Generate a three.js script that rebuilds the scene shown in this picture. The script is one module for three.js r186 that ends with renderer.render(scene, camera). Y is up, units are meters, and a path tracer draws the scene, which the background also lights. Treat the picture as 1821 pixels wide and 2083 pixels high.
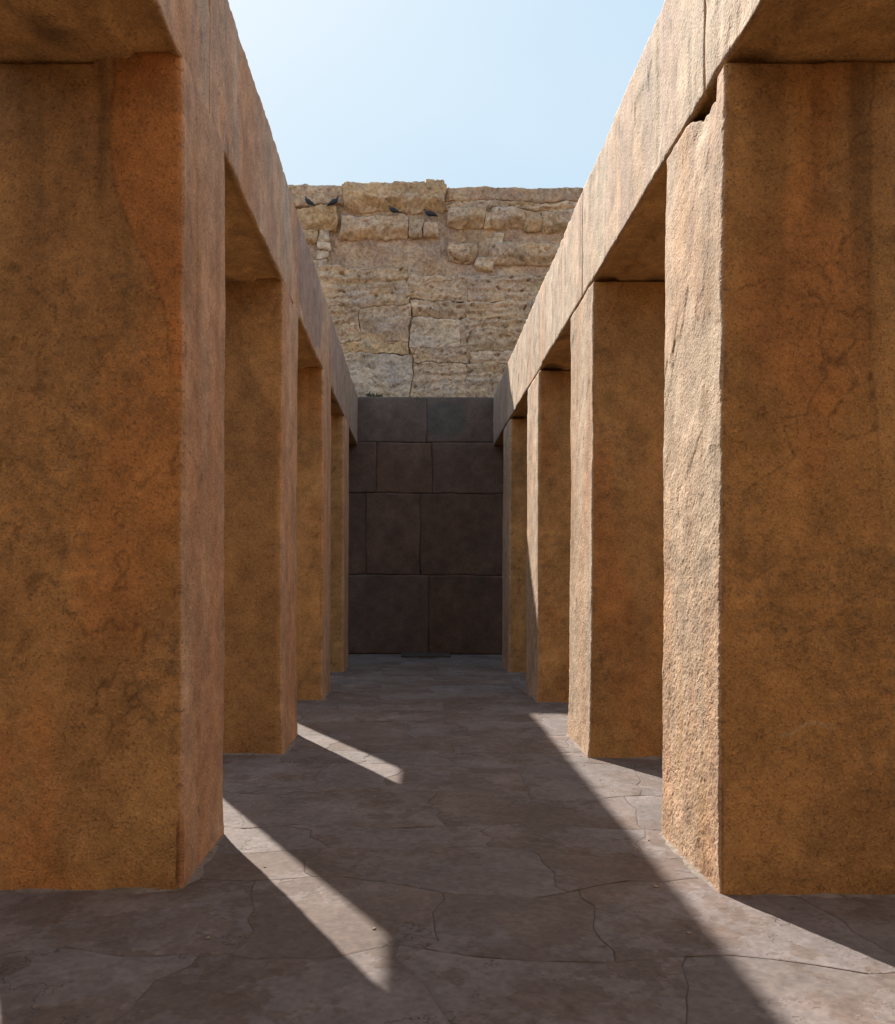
import * as THREE from 'three';
import { ImprovedNoise } from 'three/addons/math/ImprovedNoise.js';
import { mergeGeometries } from 'three/addons/utils/BufferGeometryUtils.js';

/* ------------------------------------------------------------------ */
/* camera, sky, sun, exposure                                          */
/* ------------------------------------------------------------------ */
const scene = new THREE.Scene();
const camera = new THREE.PerspectiveCamera(61.0, 895 / 1024, 0.05, 2000);
camera.position.set(0, 1.585, 0);
camera.rotation.order = 'YXZ';
camera.rotation.set(-0.0075, -0.0019, 0.0043);
camera.setViewOffset(1821, 2083, 60.85, -140.85, 1821, 2083);   // shifted lens, horizon below the middle
scene.add(camera);

const renderer = new THREE.WebGLRenderer({ antialias: true });
renderer.setSize(895, 1024);
renderer.toneMapping = THREE.LinearToneMapping;
const EXPOSURE = 2.9;
renderer.toneMappingExposure = EXPOSURE;
renderer.shadowMap.enabled = true;
renderer.shadowMap.type = THREE.PCFSoftShadowMap;

const SUN_DIR = new THREE.Vector3(-1, 2.045, -1.9).normalize();  // towards the sun: ahead and to the left
const noiseGen = new ImprovedNoise();
const N = (x, y, z) => noiseGen.noise(x + 113.7, y + 71.3, z + 37.9);
function fbm(x, y, z, o = 4) {
  let a = 0, w = 0.5, f = 1;
  for (let i = 0; i < o; i++) { a += w * N(x * f + i * 17.1, y * f + i * 9.7, z * f + i * 5.3); f *= 2.03; w *= 0.5; }
  return a;                                                     // about -0.6 .. 0.6
}
const clamp = (v, a = 0, b = 1) => Math.min(b, Math.max(a, v));
const sst = (a, b, v) => { const t = clamp((v - a) / (b - a)); return t * t * (3 - 2 * t); };
const lerp = (a, b, t) => a + (b - a) * t;
const mix3 = (a, b, t) => [lerp(a[0], b[0], t), lerp(a[1], b[1], t), lerp(a[2], b[2], t)];
const mul3 = (a, k) => [a[0] * k, a[1] * k, a[2] * k];
let seed = 20240611;
const rnd = () => { seed = (seed * 1664525 + 1013904223) >>> 0; return seed / 4294967296; };
const rr = (a, b) => a + (b - a) * rnd();

{ // hazy desert sky, whiter towards the sun and the horizon, with thin veils of cloud
  const W = 1024, H = 512, data = new Float32Array(W * H * 4), d = new THREE.Vector3();
  for (let j = 0; j < H; j++) for (let i = 0; i < W; i++) {
    const u = (i + 0.5) / W, v = (j + 0.5) / H;                 // v = 0 at the bottom
    const el = (v - 0.5) * Math.PI, az = (u - 0.5) * 2 * Math.PI;
    d.set(Math.cos(el) * Math.cos(az), Math.sin(el), Math.cos(el) * Math.sin(az));
    const ang = Math.acos(clamp(d.dot(SUN_DIR), -1, 1)) * 180 / Math.PI;
    const up = Math.max(0, d.y);
    let c = [0.47, 0.71, 0.92];
    c = mix3(c, [0.54, 0.72, 0.91], sst(0.45, 1, up));
    c = mix3(c, [0.84, 0.91, 0.97], 0.62 * Math.exp(-up / 0.24));
    const glow = Math.exp(-Math.pow(ang / 22, 1.35));
    c = mix3(c, [1.02, 1.05, 1.07], clamp(glow * 1.3));
    const veil = sst(-0.15, 0.5, fbm(d.x * 2.2, d.y * 4.5, d.z * 2.2, 5)) * sst(0, 0.15, up);
    c = mix3(c, [0.86, 0.93, 0.99], veil * 0.22);
    if (d.y < 0) c = mix3(c, [0.45, 0.38, 0.30], sst(0, -0.05, d.y));
    const k = (j * W + i) * 4;
    data[k] = c[0] / EXPOSURE; data[k + 1] = c[1] / EXPOSURE; data[k + 2] = c[2] / EXPOSURE; data[k + 3] = 1;
  }
  const sky = new THREE.DataTexture(data, W, H, THREE.RGBAFormat, THREE.FloatType);
  sky.mapping = THREE.EquirectangularReflectionMapping;
  sky.magFilter = THREE.LinearFilter; sky.minFilter = THREE.LinearFilter;
  sky.needsUpdate = true;
  scene.background = sky; scene.environment = sky;
}
const sun = new THREE.DirectionalLight(new THREE.Color().setRGB(1, 0.93, 0.82), 3.05);
sun.position.copy(SUN_DIR).multiplyScalar(60).add(new THREE.Vector3(0, 0, -8));
sun.target.position.set(0, 0, -8);
sun.castShadow = true; sun.shadow.radius = 1.4;
sun.shadow.mapSize.set(4096, 4096);
Object.assign(sun.shadow.camera, { left: -22, right: 22, top: 22, bottom: -22, near: 1, far: 140 });
scene.add(sun, sun.target);

/* ------------------------------------------------------------------ */
/* computed textures (tileable)                                        */
/* ------------------------------------------------------------------ */
function lattice(per, s) {                                       // periodic value noise on a per x per lattice
  const g = new Float32Array(per * per); let q = s >>> 0;
  for (let i = 0; i < g.length; i++) { q = (q * 1664525 + 1013904223) >>> 0; g[i] = q / 4294967296; }
  return (x, y) => {
    const xi = Math.floor(x), yi = Math.floor(y), fx = x - xi, fy = y - yi;
    const sx = fx * fx * (3 - 2 * fx), sy = fy * fy * (3 - 2 * fy);
    const x0 = ((xi % per) + per) % per, y0 = ((yi % per) + per) % per, x1 = (x0 + 1) % per, y1 = (y0 + 1) % per;
    return lerp(lerp(g[y0 * per + x0], g[y0 * per + x1], sx), lerp(g[y1 * per + x0], g[y1 * per + x1], sx), sy);
  };
}
function makeTex(S, fn, color) {
  const data = new Uint8Array(S * S * 4);
  for (let j = 0; j < S; j++) for (let i = 0; i < S; i++) {
    const c = fn(i / S, j / S), k = (j * S + i) * 4;
    data[k] = clamp(c[0]) * 255; data[k + 1] = clamp(c[1]) * 255; data[k + 2] = clamp(c[2]) * 255; data[k + 3] = 255;
  }
  const t = new THREE.DataTexture(data, S, S, THREE.RGBAFormat);
  t.wrapS = t.wrapT = THREE.RepeatWrapping; t.magFilter = THREE.LinearFilter; t.minFilter = THREE.LinearMipmapLinearFilter;
  t.generateMipmaps = true;
  if (color) t.colorSpace = THREE.SRGBColorSpace;
  t.needsUpdate = true;
  return t;
}
const oct = (pers, s) => { const f = pers.map((p, i) => [lattice(p, s + i * 7919), p]); return (u, v) => { let a = 0, w = 0; f.forEach(([n, p], i) => { const k = 1 / (1 + i * 0.55); a += n(u * p, v * p) * k; w += k; }); return a / w; }; };

// weathered granite: period 1.6 m
const gA = oct([8, 17, 35, 71], 11), gB = oct([121, 251], 23), gW1 = oct([83, 167], 31), gW2 = oct([61, 123], 47), gP = oct([190, 390], 59), gM = oct([6, 13, 29], 67);
const graniteMap = makeTex(1024, (u, v) => {
  const worm = sst(0.05, 0.0, Math.abs(gW1(u, v) - 0.5)) * sst(0.47, 0.66, gM(u, v)) * sst(0.42, 0.62, gW2(u, v));
  const speck = sst(0.66, 0.80, gB(u, v));
  const pale = sst(0.64, 0.82, gP(u, v));
  let k = 0.87 + (gA(u, v) - 0.5) * 0.34 + (gP(v, u) - 0.5) * 0.22;
  k *= 1 - 0.13 * worm - 0.17 * speck;
  return [k + pale * 0.08, k + pale * 0.08 - speck * 0.01, k + pale * 0.09 + speck * 0.01];
}, true);
const graniteBump = makeTex(1024, (u, v) => {
  const h = 0.55 + (gB(u, v) - 0.5) * 0.5 + (gP(u, v) - 0.5) * 0.35 - sst(0.07, 0, Math.abs(gW1(u, v) - 0.5)) * sst(0.46, 0.62, gM(u, v)) * 0.3 + (gA(u, v) - 0.5) * 0.4;
  return [h, h, h];
});
// limestone: period 3.2 m
const lA = oct([7, 15, 31, 63], 101), lS1 = lattice(9, 131), lS2 = lattice(40, 137), lP = oct([70, 141], 151), lH = oct([97, 190], 163);
const limeMap = makeTex(1024, (u, v) => {
  const hole = sst(0.70, 0.86, lH(u, v)) * 0.18;
  const k = 0.90 + (lA(u, v) - 0.5) * 0.36 + (lP(u, v) - 0.5) * 0.3 - hole;
  const y = (lA(v, u) - 0.5) * 0.22;
  return [k, k - y * 0.25, k - y];
}, true);
const limeBump = makeTex(1024, (u, v) => { const h = 0.5 + (lA(u, v) - 0.5) * 0.5 + (lP(u, v) - 0.5) * 0.6 - sst(0.66, 0.8, lH(u, v)) * 0.4; return [h, h, h]; });
// worn paving: period 4 m
const octs = (p0, n, s, pers = 0.62) => { const f = []; for (let i = 0, p = p0; i < n; i++, p = p * 2 + 1) f.push([lattice(p, s + i * 7919), p]); return (u, v) => { let a = 0, w = 0, k = 1; for (const [m, p] of f) { a += m(u * p, v * p) * k; w += k; k *= pers; } return a / w; }; };
const pA = octs(5, 7, 201), pB = octs(11, 6, 211, 0.7), pC = oct([140, 290], 223), pD = octs(9, 6, 227, 0.66), pF = octs(4, 4, 239), pG = octs(7, 7, 251, 0.7);
const flake = (u, v) => sst(0.565, 0.60, pB(u, v)) * sst(0.42, 0.58, pF(v, u));
const crack = (u, v) => sst(0.010, 0.0, Math.abs(pD(u, v) - 0.5)) * sst(0.53, 0.62, pF(u, v));
const scab = (u, v) => sst(0.515, 0.545, pG(u, v));
const PS = 2048, paveH = new Float32Array(PS * PS);
const paveMap = makeTex(PS, (u, v) => {
  const f = flake(u, v), c = crack(u, v), dust = sst(0.47, 0.55, pA(u, v)), g = scab(u, v), w = pD(v, u), fine = pC(u, v);
  paveH[Math.round(v * PS) * PS + Math.round(u * PS)] = 0.45 + f * 0.18 + g * 0.16 - c * 0.3 - dust * 0.08 + (w - 0.5) * 0.7 + (fine - 0.5) * 0.16;
  let k = 0.70 + (fine - 0.5) * 0.16 + (w - 0.5) * 0.26;
  let col = [k, k * 0.965, k * 0.965];
  col = mix3(col, [k * 0.91, k * 0.82, k * 0.775], dust * 0.7);
  col = mix3(col, [k * 1.06, k * 1.04, k * 1.06], g * 0.6);
  col = mix3(col, [k * 0.80, k * 0.67, k * 0.58], sst(0.60, 0.63, pG(v, u)) * 0.38);
  col = mix3(col, [k * 1.22, k * 1.20, k * 1.22], f * 0.4);
  return mul3(col, 1 - 0.25 * c);
}, true);
const paveBump = makeTex(PS, (u, v) => { const h = paveH[Math.round(v * PS) * PS + Math.round(u * PS)]; return [h, h, h]; });

const std = (o) => new THREE.MeshStandardMaterial({ metalness: 0, roughness: 0.92, ...o });
const M = {
  granite: std({ vertexColors: true, map: graniteMap, bumpMap: graniteBump, bumpScale: 0.006, roughness: 0.86 }),
  lime: std({ vertexColors: true, map: limeMap, bumpMap: limeBump, bumpScale: 0.02, roughness: 0.96 }),
  sand: std({ map: limeMap, color: new THREE.Color().setRGB(0.42, 0.31, 0.19) }),
  bedding: std({ map: paveMap, color: new THREE.Color().setRGB(0.22, 0.185, 0.165), bumpMap: paveBump, bumpScale: 0.02 }),
};
const TILE = new Map([[M.granite, 1.6], [M.lime, 3.2]]);

/* ------------------------------------------------------------------ */
/* a dressed stone: rounded box on a lattice, worn by a displacement   */
/* ------------------------------------------------------------------ */
function stone(w, h, d, o) {
  const { res = 0.05, r = 0.02, disp = null, col = null, warp = null, tile = 1.6, uv = [0, 0], skip = '' } = o;
  const nx = Math.max(2, Math.round(w / res)), ny = Math.max(2, Math.round(h / res)), nz = Math.max(2, Math.round(d / res));
  const pos = [], uvs = [], cols = [], idx = [], ids = [], idMap = new Map();
  const face = (axis, sgn, na, nb, put, key) => {
    const base = pos.length / 3;
    for (let b = 0; b <= nb; b++) for (let a = 0; a <= na; a++) {
      const [i, j, k] = put(a, b);
      const x = (i / nx - 0.5) * w, y = (j / ny) * h, z = (k / nz - 0.5) * d;
      const cx = clamp(x, -w / 2 + r, w / 2 - r), cy = clamp(y, r, h - r), cz = clamp(z, -d / 2 + r, d / 2 - r);
      let ex = x - cx, ey = y - cy, ez = z - cz;
      const l = Math.hypot(ex, ey, ez) || 1; ex /= l; ey /= l; ez /= l;
      const p = [cx + ex * r, cy + ey * r, cz + ez * r], n = [ex, ey, ez];
      const q = [p[0], p[1], p[2]];
      if (disp) { const s = disp(p, n); q[0] += n[0] * s; q[1] += n[1] * s; q[2] += n[2] * s; }
      if (warp) warp(q, p, n);
      pos.push(q[0], q[1], q[2]);
      const c = col ? col(p, n) : [1, 1, 1]; cols.push(c[0], c[1], c[2]);
      if (axis === 0) uvs.push(p[2] / tile + uv[0], p[1] / tile + uv[1]);
      else if (axis === 2) uvs.push(p[0] / tile + uv[0], p[1] / tile + uv[1]);
      else uvs.push(p[0] / tile + uv[0], p[2] / tile + uv[1]);
      const key3 = (i * 4096 + j) * 4096 + k;
      let id = idMap.get(key3); if (id === undefined) { id = idMap.size; idMap.set(key3, id); }
      ids.push(id);
    }
    for (let b = 0; b < nb; b++) for (let a = 0; a < na; a++) {
      const p = base + b * (na + 1) + a, q = p + 1, s = p + na + 1, t = s + 1;
      if (sgn > 0) idx.push(p, q, t, p, t, s); else idx.push(p, t, q, p, s, t);
    }
  };
  if (!skip.includes('R')) face(0, 1, nz, ny, (a, b) => [nx, b, nz - a]);
  if (!skip.includes('L')) face(0, 1, nz, ny, (a, b) => [0, b, a]);
  if (!skip.includes('F')) face(2, 1, nx, ny, (a, b) => [a, b, nz]);
  if (!skip.includes('B')) face(2, 1, nx, ny, (a, b) => [nx - a, b, 0]);
  if (!skip.includes('T')) face(1, 1, nx, nz, (a, b) => [a, ny, nz - b]);
  if (!skip.includes('D')) face(1, 1, nx, nz, (a, b) => [a, 0, b]);
  // smooth normals shared over the seams
  const nn = new Float32Array(idMap.size * 3);
  for (let t = 0; t < idx.length; t += 3) {
    const A = idx[t] * 3, B = idx[t + 1] * 3, C = idx[t + 2] * 3;
    const ux = pos[B] - pos[A], uy = pos[B + 1] - pos[A + 1], uz = pos[B + 2] - pos[A + 2];
    const vx = pos[C] - pos[A], vy = pos[C + 1] - pos[A + 1], vz = pos[C + 2] - pos[A + 2];
    const X = uy * vz - uz * vy, Y = uz * vx - ux * vz, Z = ux * vy - uy * vx;
    for (const v of [idx[t], idx[t + 1], idx[t + 2]]) { const q = ids[v] * 3; nn[q] += X; nn[q + 1] += Y; nn[q + 2] += Z; }
  }
  const nor = new Float32Array(pos.length);
  for (let v = 0; v < ids.length; v++) {
    const q = ids[v] * 3, l = Math.hypot(nn[q], nn[q + 1], nn[q + 2]) || 1;
    nor[v * 3] = nn[q] / l; nor[v * 3 + 1] = nn[q + 1] / l; nor[v * 3 + 2] = nn[q + 2] / l;
  }
  const g = new THREE.BufferGeometry();
  g.setAttribute('position', new THREE.Float32BufferAttribute(pos, 3));
  g.setAttribute('normal', new THREE.BufferAttribute(nor, 3));
  g.setAttribute('uv', new THREE.Float32BufferAttribute(uvs, 2));
  g.setAttribute('color', new THREE.Float32BufferAttribute(cols, 3));
  g.setIndex(idx);
  return g;
}

const taken = new Map();
function numbered(n) { const k = taken.get(n) || 0; taken.set(n, k + 1); return k ? `${n}_${String(k).padStart(3, '0')}` : n; }
function mesh(name, geo, mat, parent = scene) {
  const m = new THREE.Mesh(geo, mat); m.name = parent === scene ? numbered(name) : name;
  m.castShadow = m.receiveShadow = true; parent.add(m); return m;
}
function tag(o, label, category, group, kind) {
  if (label) o.userData.label = label;
  if (category) o.userData.category = category;
  if (group) o.userData.group = group;
  o.userData.kind = kind || 'thing';
  return o;
}
function thing(name, label, category, pos = [0, 0, 0], group) {
  const o = new THREE.Group(); o.name = numbered(name); o.position.set(...pos); scene.add(o);
  return tag(o, label, category, group);
}

/* ------------------------------------------------------------------ */
/* ground and floor                                                    */
/* ------------------------------------------------------------------ */
{
  const g = new THREE.PlaneGeometry(900, 900, 1, 1); g.rotateX(-Math.PI / 2);
  const u = g.attributes.uv; for (let i = 0; i < u.count; i++) u.setXY(i, u.getX(i) * 260, u.getY(i) * 260);
  const m = mesh('ground', g, M.sand); m.position.y = -0.12; tag(m, 'pale desert sand around the temple', null, null, 'structure');
}
const HALL = { x0: -6.3, x1: 6.6, z0: -17.35, z1: 2.6 };
const floor = new THREE.Group(); floor.name = 'floor'; scene.add(floor);
tag(floor, 'worn grey paving of irregular stone slabs between the pillars', null, null, 'structure');
{
  const w = HALL.x1 - HALL.x0, d = HALL.z1 - HALL.z0;
  const g = new THREE.BoxGeometry(w + 1.2, 0.1, d + 1.2); g.translate((HALL.x0 + HALL.x1) / 2, -0.0538, (HALL.z0 + HALL.z1) / 2);
  const p = g.attributes.position, u = g.attributes.uv; for (let i = 0; i < u.count; i++) u.setXY(i, p.getX(i) / 4, p.getZ(i) / 4);
  mesh('bedding', g, M.bedding, floor);
  // slabs: uneven courses across the hall, each cut into stones with wandering joints
  const PM = [[0.320, 0.282, 0.268], [0.314, 0.275, 0.260], [0.328, 0.290, 0.278], [0.318, 0.276, 0.258], [0.325, 0.286, 0.275]]
    .map((c) => std({ map: paveMap, bumpMap: paveBump, bumpScale: 0.012, roughness: 0.88, color: new THREE.Color().setRGB(...c) }));
  const courses = [HALL.z1]; while (courses[courses.length - 1] > HALL.z0 + 0.5) courses.push(courses[courses.length - 1] - rr(0.45, 1.05));
  courses[courses.length - 1] = HALL.z0;
  const zAt = (i, x) => courses[i] + (i > 0 && i < courses.length - 1 ? 0.30 * N(x * 0.9, i * 3.7, 1.3) + 0.10 * N(x * 2.7, i * 5.1, 2) + 0.035 * N(x * 8, i * 2.1, 4) : 0);
  const far = [];
  for (let i = 0; i + 1 < courses.length; i++) {
    const cuts = [HALL.x0]; while (cuts[cuts.length - 1] < HALL.x1 - 0.55) cuts.push(cuts[cuts.length - 1] + rr(0.55, 1.35));
    cuts[cuts.length - 1] = HALL.x1;
    const lean = cuts.map(() => rr(-0.25, 0.25));
    const xAt = (k, t) => cuts[k] + (k > 0 && k < cuts.length - 1 ? lean[k] * (t - 0.5) + 0.09 * N(k * 2.3, t * 3 + i * 4.1, 7) + 0.03 * N(k * 5.3, t * 9 + i * 3.1, 3) : 0);
    for (let k = 0; k + 1 < cuts.length; k++) {
      const raw = [], S = 7, J = rr(0.001, 0.004);
      for (let s = 0; s < S; s++) { const x = lerp(xAt(k, 0), xAt(k + 1, 0), s / S); raw.push([x, zAt(i, x)]); }
      for (let s = 0; s < S; s++) { const x = xAt(k + 1, s / S); raw.push([x, lerp(zAt(i, x), zAt(i + 1, x), s / S)]); }
      for (let s = 0; s < S; s++) { const x = lerp(xAt(k + 1, 1), xAt(k, 1), s / S); raw.push([x, zAt(i + 1, x)]); }
      for (let s = 0; s < S; s++) { const x = xAt(k, 1 - s / S); raw.push([x, lerp(zAt(i + 1, x), zAt(i, x), s / S)]); }
      const n = raw.length; let mx = 0, mz = 0; raw.forEach(([x, z]) => { mx += x / n; mz += z / n; });
      const top = rr(-0.0018, 0.0018), tx = rr(-0.002, 0.002), tz = rr(-0.002, 0.002), ou = rr(0, 1), ov = rr(0, 1), rot = Math.floor(rr(0, 4)) * Math.PI / 2, cr = Math.cos(rot), sr = Math.sin(rot);
      const pos = [], uvs = [], idx = [];
      const put = (x, y, z) => { pos.push(x, y, z); uvs.push((x * cr - z * sr) / 4 + ou, (x * sr + z * cr) / 4 + ov); };
      const yAt = (x, z) => top + tx * (x - mx) + tz * (z - mz);
      put(mx, yAt(mx, mz), mz);
      const ring = (inset, dy) => raw.forEach(([x, z]) => { const l = Math.hypot(x - mx, z - mz), q = (l - inset) / l, X = mx + (x - mx) * q, Z = mz + (z - mz) * q; put(X, yAt(X, Z) + dy, Z); });
      ring(J + 0.009, 0); ring(J, -0.0022); ring(J, -0.03);
      for (let s = 0; s < n; s++) {
        const t = (s + 1) % n; idx.push(0, 1 + s, 1 + t);
        for (let q = 0; q < 2; q++) { const a = 1 + q * n + s, b = 1 + q * n + t, c = a + n, e = b + n; idx.push(a, c, b, b, c, e); }
      }
      // keep faces outward (up)
      const g2 = new THREE.BufferGeometry();
      g2.setAttribute('position', new THREE.Float32BufferAttribute(pos, 3));
      g2.setAttribute('uv', new THREE.Float32BufferAttribute(uvs, 2));
      g2.setIndex(idx);
      let ng = g2.toNonIndexed(); ng.computeVertexNormals();
      if (ng.attributes.normal.getY(0) < 0) { const id2 = []; for (let q = 0; q < idx.length; q += 3) id2.push(idx[q], idx[q + 2], idx[q + 1]); g2.setIndex(id2); ng = g2.toNonIndexed(); ng.computeVertexNormals(); }
      if (mx > -2.4 && mx < 2.7 && mz < -1.6) mesh('paving_stone', ng, PM[Math.floor(rnd() * PM.length)], floor);
      else far.push(ng);
    }
  }
  const fm = mesh('outer_paving', mergeGeometries(far), PM[0], floor); fm.userData.kind = 'stuff';
}

/* ------------------------------------------------------------------ */
/* granite colours                                                     */
/* ------------------------------------------------------------------ */
const G = { soff: [0.64, 0.385, 0.150], tan: [0.525, 0.300, 0.116], rust: [0.56, 0.25, 0.082], brown: [0.42, 0.235, 0.095], ochre: [0.565, 0.342, 0.142], pale: [0.68, 0.515, 0.37], pink: [0.66, 0.365, 0.205], grey: [0.42, 0.295, 0.245], dark: [0.15, 0.092, 0.055] };  // pale and soff carry painted-in light for court faces and soffits

// colour of an aisle pillar. inner = sign of x of the face on the open court
function pillarColour(s, inner, extra) {
  return (p, n) => {
    const [x, y, z] = p, X = x + s * 3.1, Z = z + s * 1.7;
    const court = sst(0.35, 0.8, n[0] * inner);                  // face towards the open court, lit tone painted into its colour
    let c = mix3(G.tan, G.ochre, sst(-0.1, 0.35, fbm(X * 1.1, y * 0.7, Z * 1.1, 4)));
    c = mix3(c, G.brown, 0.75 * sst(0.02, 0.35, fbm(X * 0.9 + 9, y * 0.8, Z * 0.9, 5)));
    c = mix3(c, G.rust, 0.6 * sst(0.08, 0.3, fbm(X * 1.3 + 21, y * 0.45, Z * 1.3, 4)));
    let k = mix3(G.pale, G.pink, clamp((inner > 0 ? 0.78 : 0.28) + fbm(Z * 2.6, y * 0.5, s * 5, 4) * 1.3));  // right row gets the paler painted sunlit tone, left row pinker
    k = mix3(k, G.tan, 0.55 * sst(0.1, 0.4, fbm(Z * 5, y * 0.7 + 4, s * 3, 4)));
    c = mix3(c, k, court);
    // rain streaks from the top
    const streak = sst(0.1, 0.42, N((X + Z) * 6.5, y * 0.25 + s, s * 2.1) + 0.35 * N((X + Z) * 17, y * 0.4, s)) * sst(1.6, 4.1, y + 0.9 * N((X + Z) * 5, s, 3));
    c = mix3(c, mul3(c, 0.55), streak * 0.42);
    const cm = fbm(X * 1.0 + 40, y * 0.75, Z * 1.0, 5), ck = sst(0.011, 0.0, Math.abs(cm)) * sst(-0.02, 0.12, fbm(X * 0.9, y * 0.6 + 30, Z * 0.9, 2));
    c = mul3(c, 1 - 0.42 * ck);
    c = mul3(c, 1 + 0.26 * fbm(X * 7, y * 7, Z * 7, 3) + 0.22 * fbm(X * 0.55 + 5, y * 0.4, Z * 0.55, 3));
    const blot = sst(0.16, 0.36, fbm(X * 13, y * 11, Z * 13, 3)); c = mul3(c, 1 - 0.17 * blot);
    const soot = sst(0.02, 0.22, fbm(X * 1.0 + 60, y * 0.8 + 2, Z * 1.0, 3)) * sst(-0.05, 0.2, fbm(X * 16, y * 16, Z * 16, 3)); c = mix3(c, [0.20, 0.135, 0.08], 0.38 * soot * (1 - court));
    return extra ? extra(c, p, n) : c;
  };
}
// the smooth flaked scar a third of the way down the court side of the nearest right pillar
const scar = (p, n) => sst(0.3, 0.7, -n[0]) * sst(0.0, 0.035, 0.26 - Math.abs(p[1] - 2.82) * 0.62 - Math.abs(p[2] + 0.02) * 0.42 + 0.22 * fbm(p[2] * 5.5, p[1] * 1.6, 3, 4));
function pillarDisp(s, rough) {
  return (p, n) => {
    const [x, y, z] = p, X = x + s * 3.1, Z = z + s * 1.7;
    let d = 0.012 * fbm(X * 1.3, y * 1.1, Z * 1.3, 3) + 0.006 * fbm(X * 6, y * 6, Z * 6, 3);
    const m = fbm(X * 1.4 + 3, y * 1.0, Z * 1.4, 4); d -= 0.004 * sst(0.1, 0.14, m);          // spalled skins
    const corner = sst(0.45, 0.75, Math.min(Math.abs(n[0]), Math.abs(n[2])) * 1.45);
    d -= corner * (0.012 * Math.max(0, N(X * 5, y * 4.5, Z * 5)) + 0.010 * Math.max(0, N(X * 19, y * 17, Z * 19)));
    d -= corner * 0.05 * sst(0.30, 0.58, N(X * 2.2 + 3, y * 1.7, Z * 2.2));
    if (rough) { let a = rough(p, n); const sk = sst(0.2, 0.6, -n[0]) * sst(0.0, 0.07, fbm(Z * 2.6 + 8, y * 0.9, s, 4)) * sst(1.9, 2.6, y); a *= 1 - 0.7 * sk; d += 0.0035 * sk; if (s === 5) { const sc = scar(p, n); a *= 1 - 0.85 * sc; d -= 0.006 * sc; } if (a > 0) d += a * (0.0026 * N(X * 41, y * 41, Z * 41) + 0.0034 * N(X * 83 + 3, y * 76, Z * 83) + 0.004 * Math.min(0, N(X * 14, y * 11, Z * 14))); }
    return d;
  };
}
// bump-picked lower half of the faces on the court (right row)
const pecked = (inner) => (p, n) => sst(0.2, 0.6, n[0] * inner + 0.25) * (0.25 + 0.75 * sst(2.7, 1.5, p[1] + 0.5 * N(p[2] * 2, p[1], 5)));

/* ------------------------------------------------------------------ */
/* pillars: x of the court face, near and far edge                      */
/* ------------------------------------------------------------------ */
const XL = -1.171, XR = 1.518, SOFFIT = 4.15, TOP = 5.136;
function pillar(side, near, far, width, res, s, label, opt = {}) {
  const inner = side === 'left' ? 1 : -1, d = far - near;
  const xc = side === 'left' ? XL - width / 2 : XR + width / 2;
  const h = side === 'left' ? SOFFIT + 0.045 + 0.06 : SOFFIT - 0.010 + 0.06;                                // sunk 6 cm into the paving
  const uvo = [s * 0.37, s * 0.61], lean = [0.010 * Math.sin(s * 2.3), 0.010 * Math.sin(s * 4.1)];
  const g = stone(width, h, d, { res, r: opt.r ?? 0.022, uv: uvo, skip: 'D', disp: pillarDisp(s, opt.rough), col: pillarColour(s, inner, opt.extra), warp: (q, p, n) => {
    if (opt.warp) opt.warp(q, p, n);
    const f = sst(0.5, 0, p[1]);                                   // feet spread a little, shafts not quite true
    q[0] *= 1 + 0.018 * f * (1 + N(p[2] * 3, p[1] * 3, s)); q[2] *= 1 + 0.016 * f * (1 + N(p[0] * 3, p[1] * 3, s + 4));
    const t = p[1] / h; q[0] += lean[0] * (1 - t) * t * 4; q[2] += lean[1] * (1 - t);
  } });
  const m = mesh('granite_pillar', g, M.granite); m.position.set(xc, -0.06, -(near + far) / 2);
  return tag(m, label, 'pillar', side === 'left' ? 'granite pillars of the left row' : 'granite pillars of the right row');
}
// nearest left pillar: reddish skin in its upper right, dark run below the beam, slot under the beam
const firstLeft = (c, p, n) => {
  const [x, y, z] = p, front = sst(0.5, 0.8, n[2]);
  if (front > 0) {
    const u = 0.495 - x;                                          // metres from the court edge
    const e = 0.12 * fbm(x * 3, y * 2.2, 2, 4);
    const skin = sst(-0.012, 0.012, 0.36 - 0.30 * sst(3.7, 2.75, y) - u * 1.0 + e * 0.6) * sst(2.55, 2.66, y + e);
    c = mix3(c, mul3(G.rust, 1.0 + 0.15 * fbm(x * 8, y * 8, 1, 3)), front * skin * 0.9);
    const edge = sst(0.014, 0, Math.abs(0.36 - 0.30 * sst(3.7, 2.75, y) - u + e * 0.6)) * sst(2.55, 2.66, y + e);
    c = mul3(c, 1 - 0.35 * edge * front);
    const gr = sst(-0.1, 0.12, fbm(x * 1.6 + 5, y * 1.3, 4, 4) - 0.35 * Math.abs(y - 1.25)) * sst(-0.15, 0.2, fbm(x * 15, y * 15, 9, 3)); c = mix3(c, [0.15, 0.105, 0.075], 0.62 * gr * front);
    const run = sst(0.05, 0.0, Math.abs(u - 0.40 + 0.03 * N(y * 2, 1, 1))) * sst(3.2, 3.9, y);
    c = mul3(c, 1 - 0.45 * run * front);
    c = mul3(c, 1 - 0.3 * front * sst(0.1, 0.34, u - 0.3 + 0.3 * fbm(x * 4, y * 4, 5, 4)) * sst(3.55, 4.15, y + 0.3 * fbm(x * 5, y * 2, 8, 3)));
  }
  return c;
};
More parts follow.
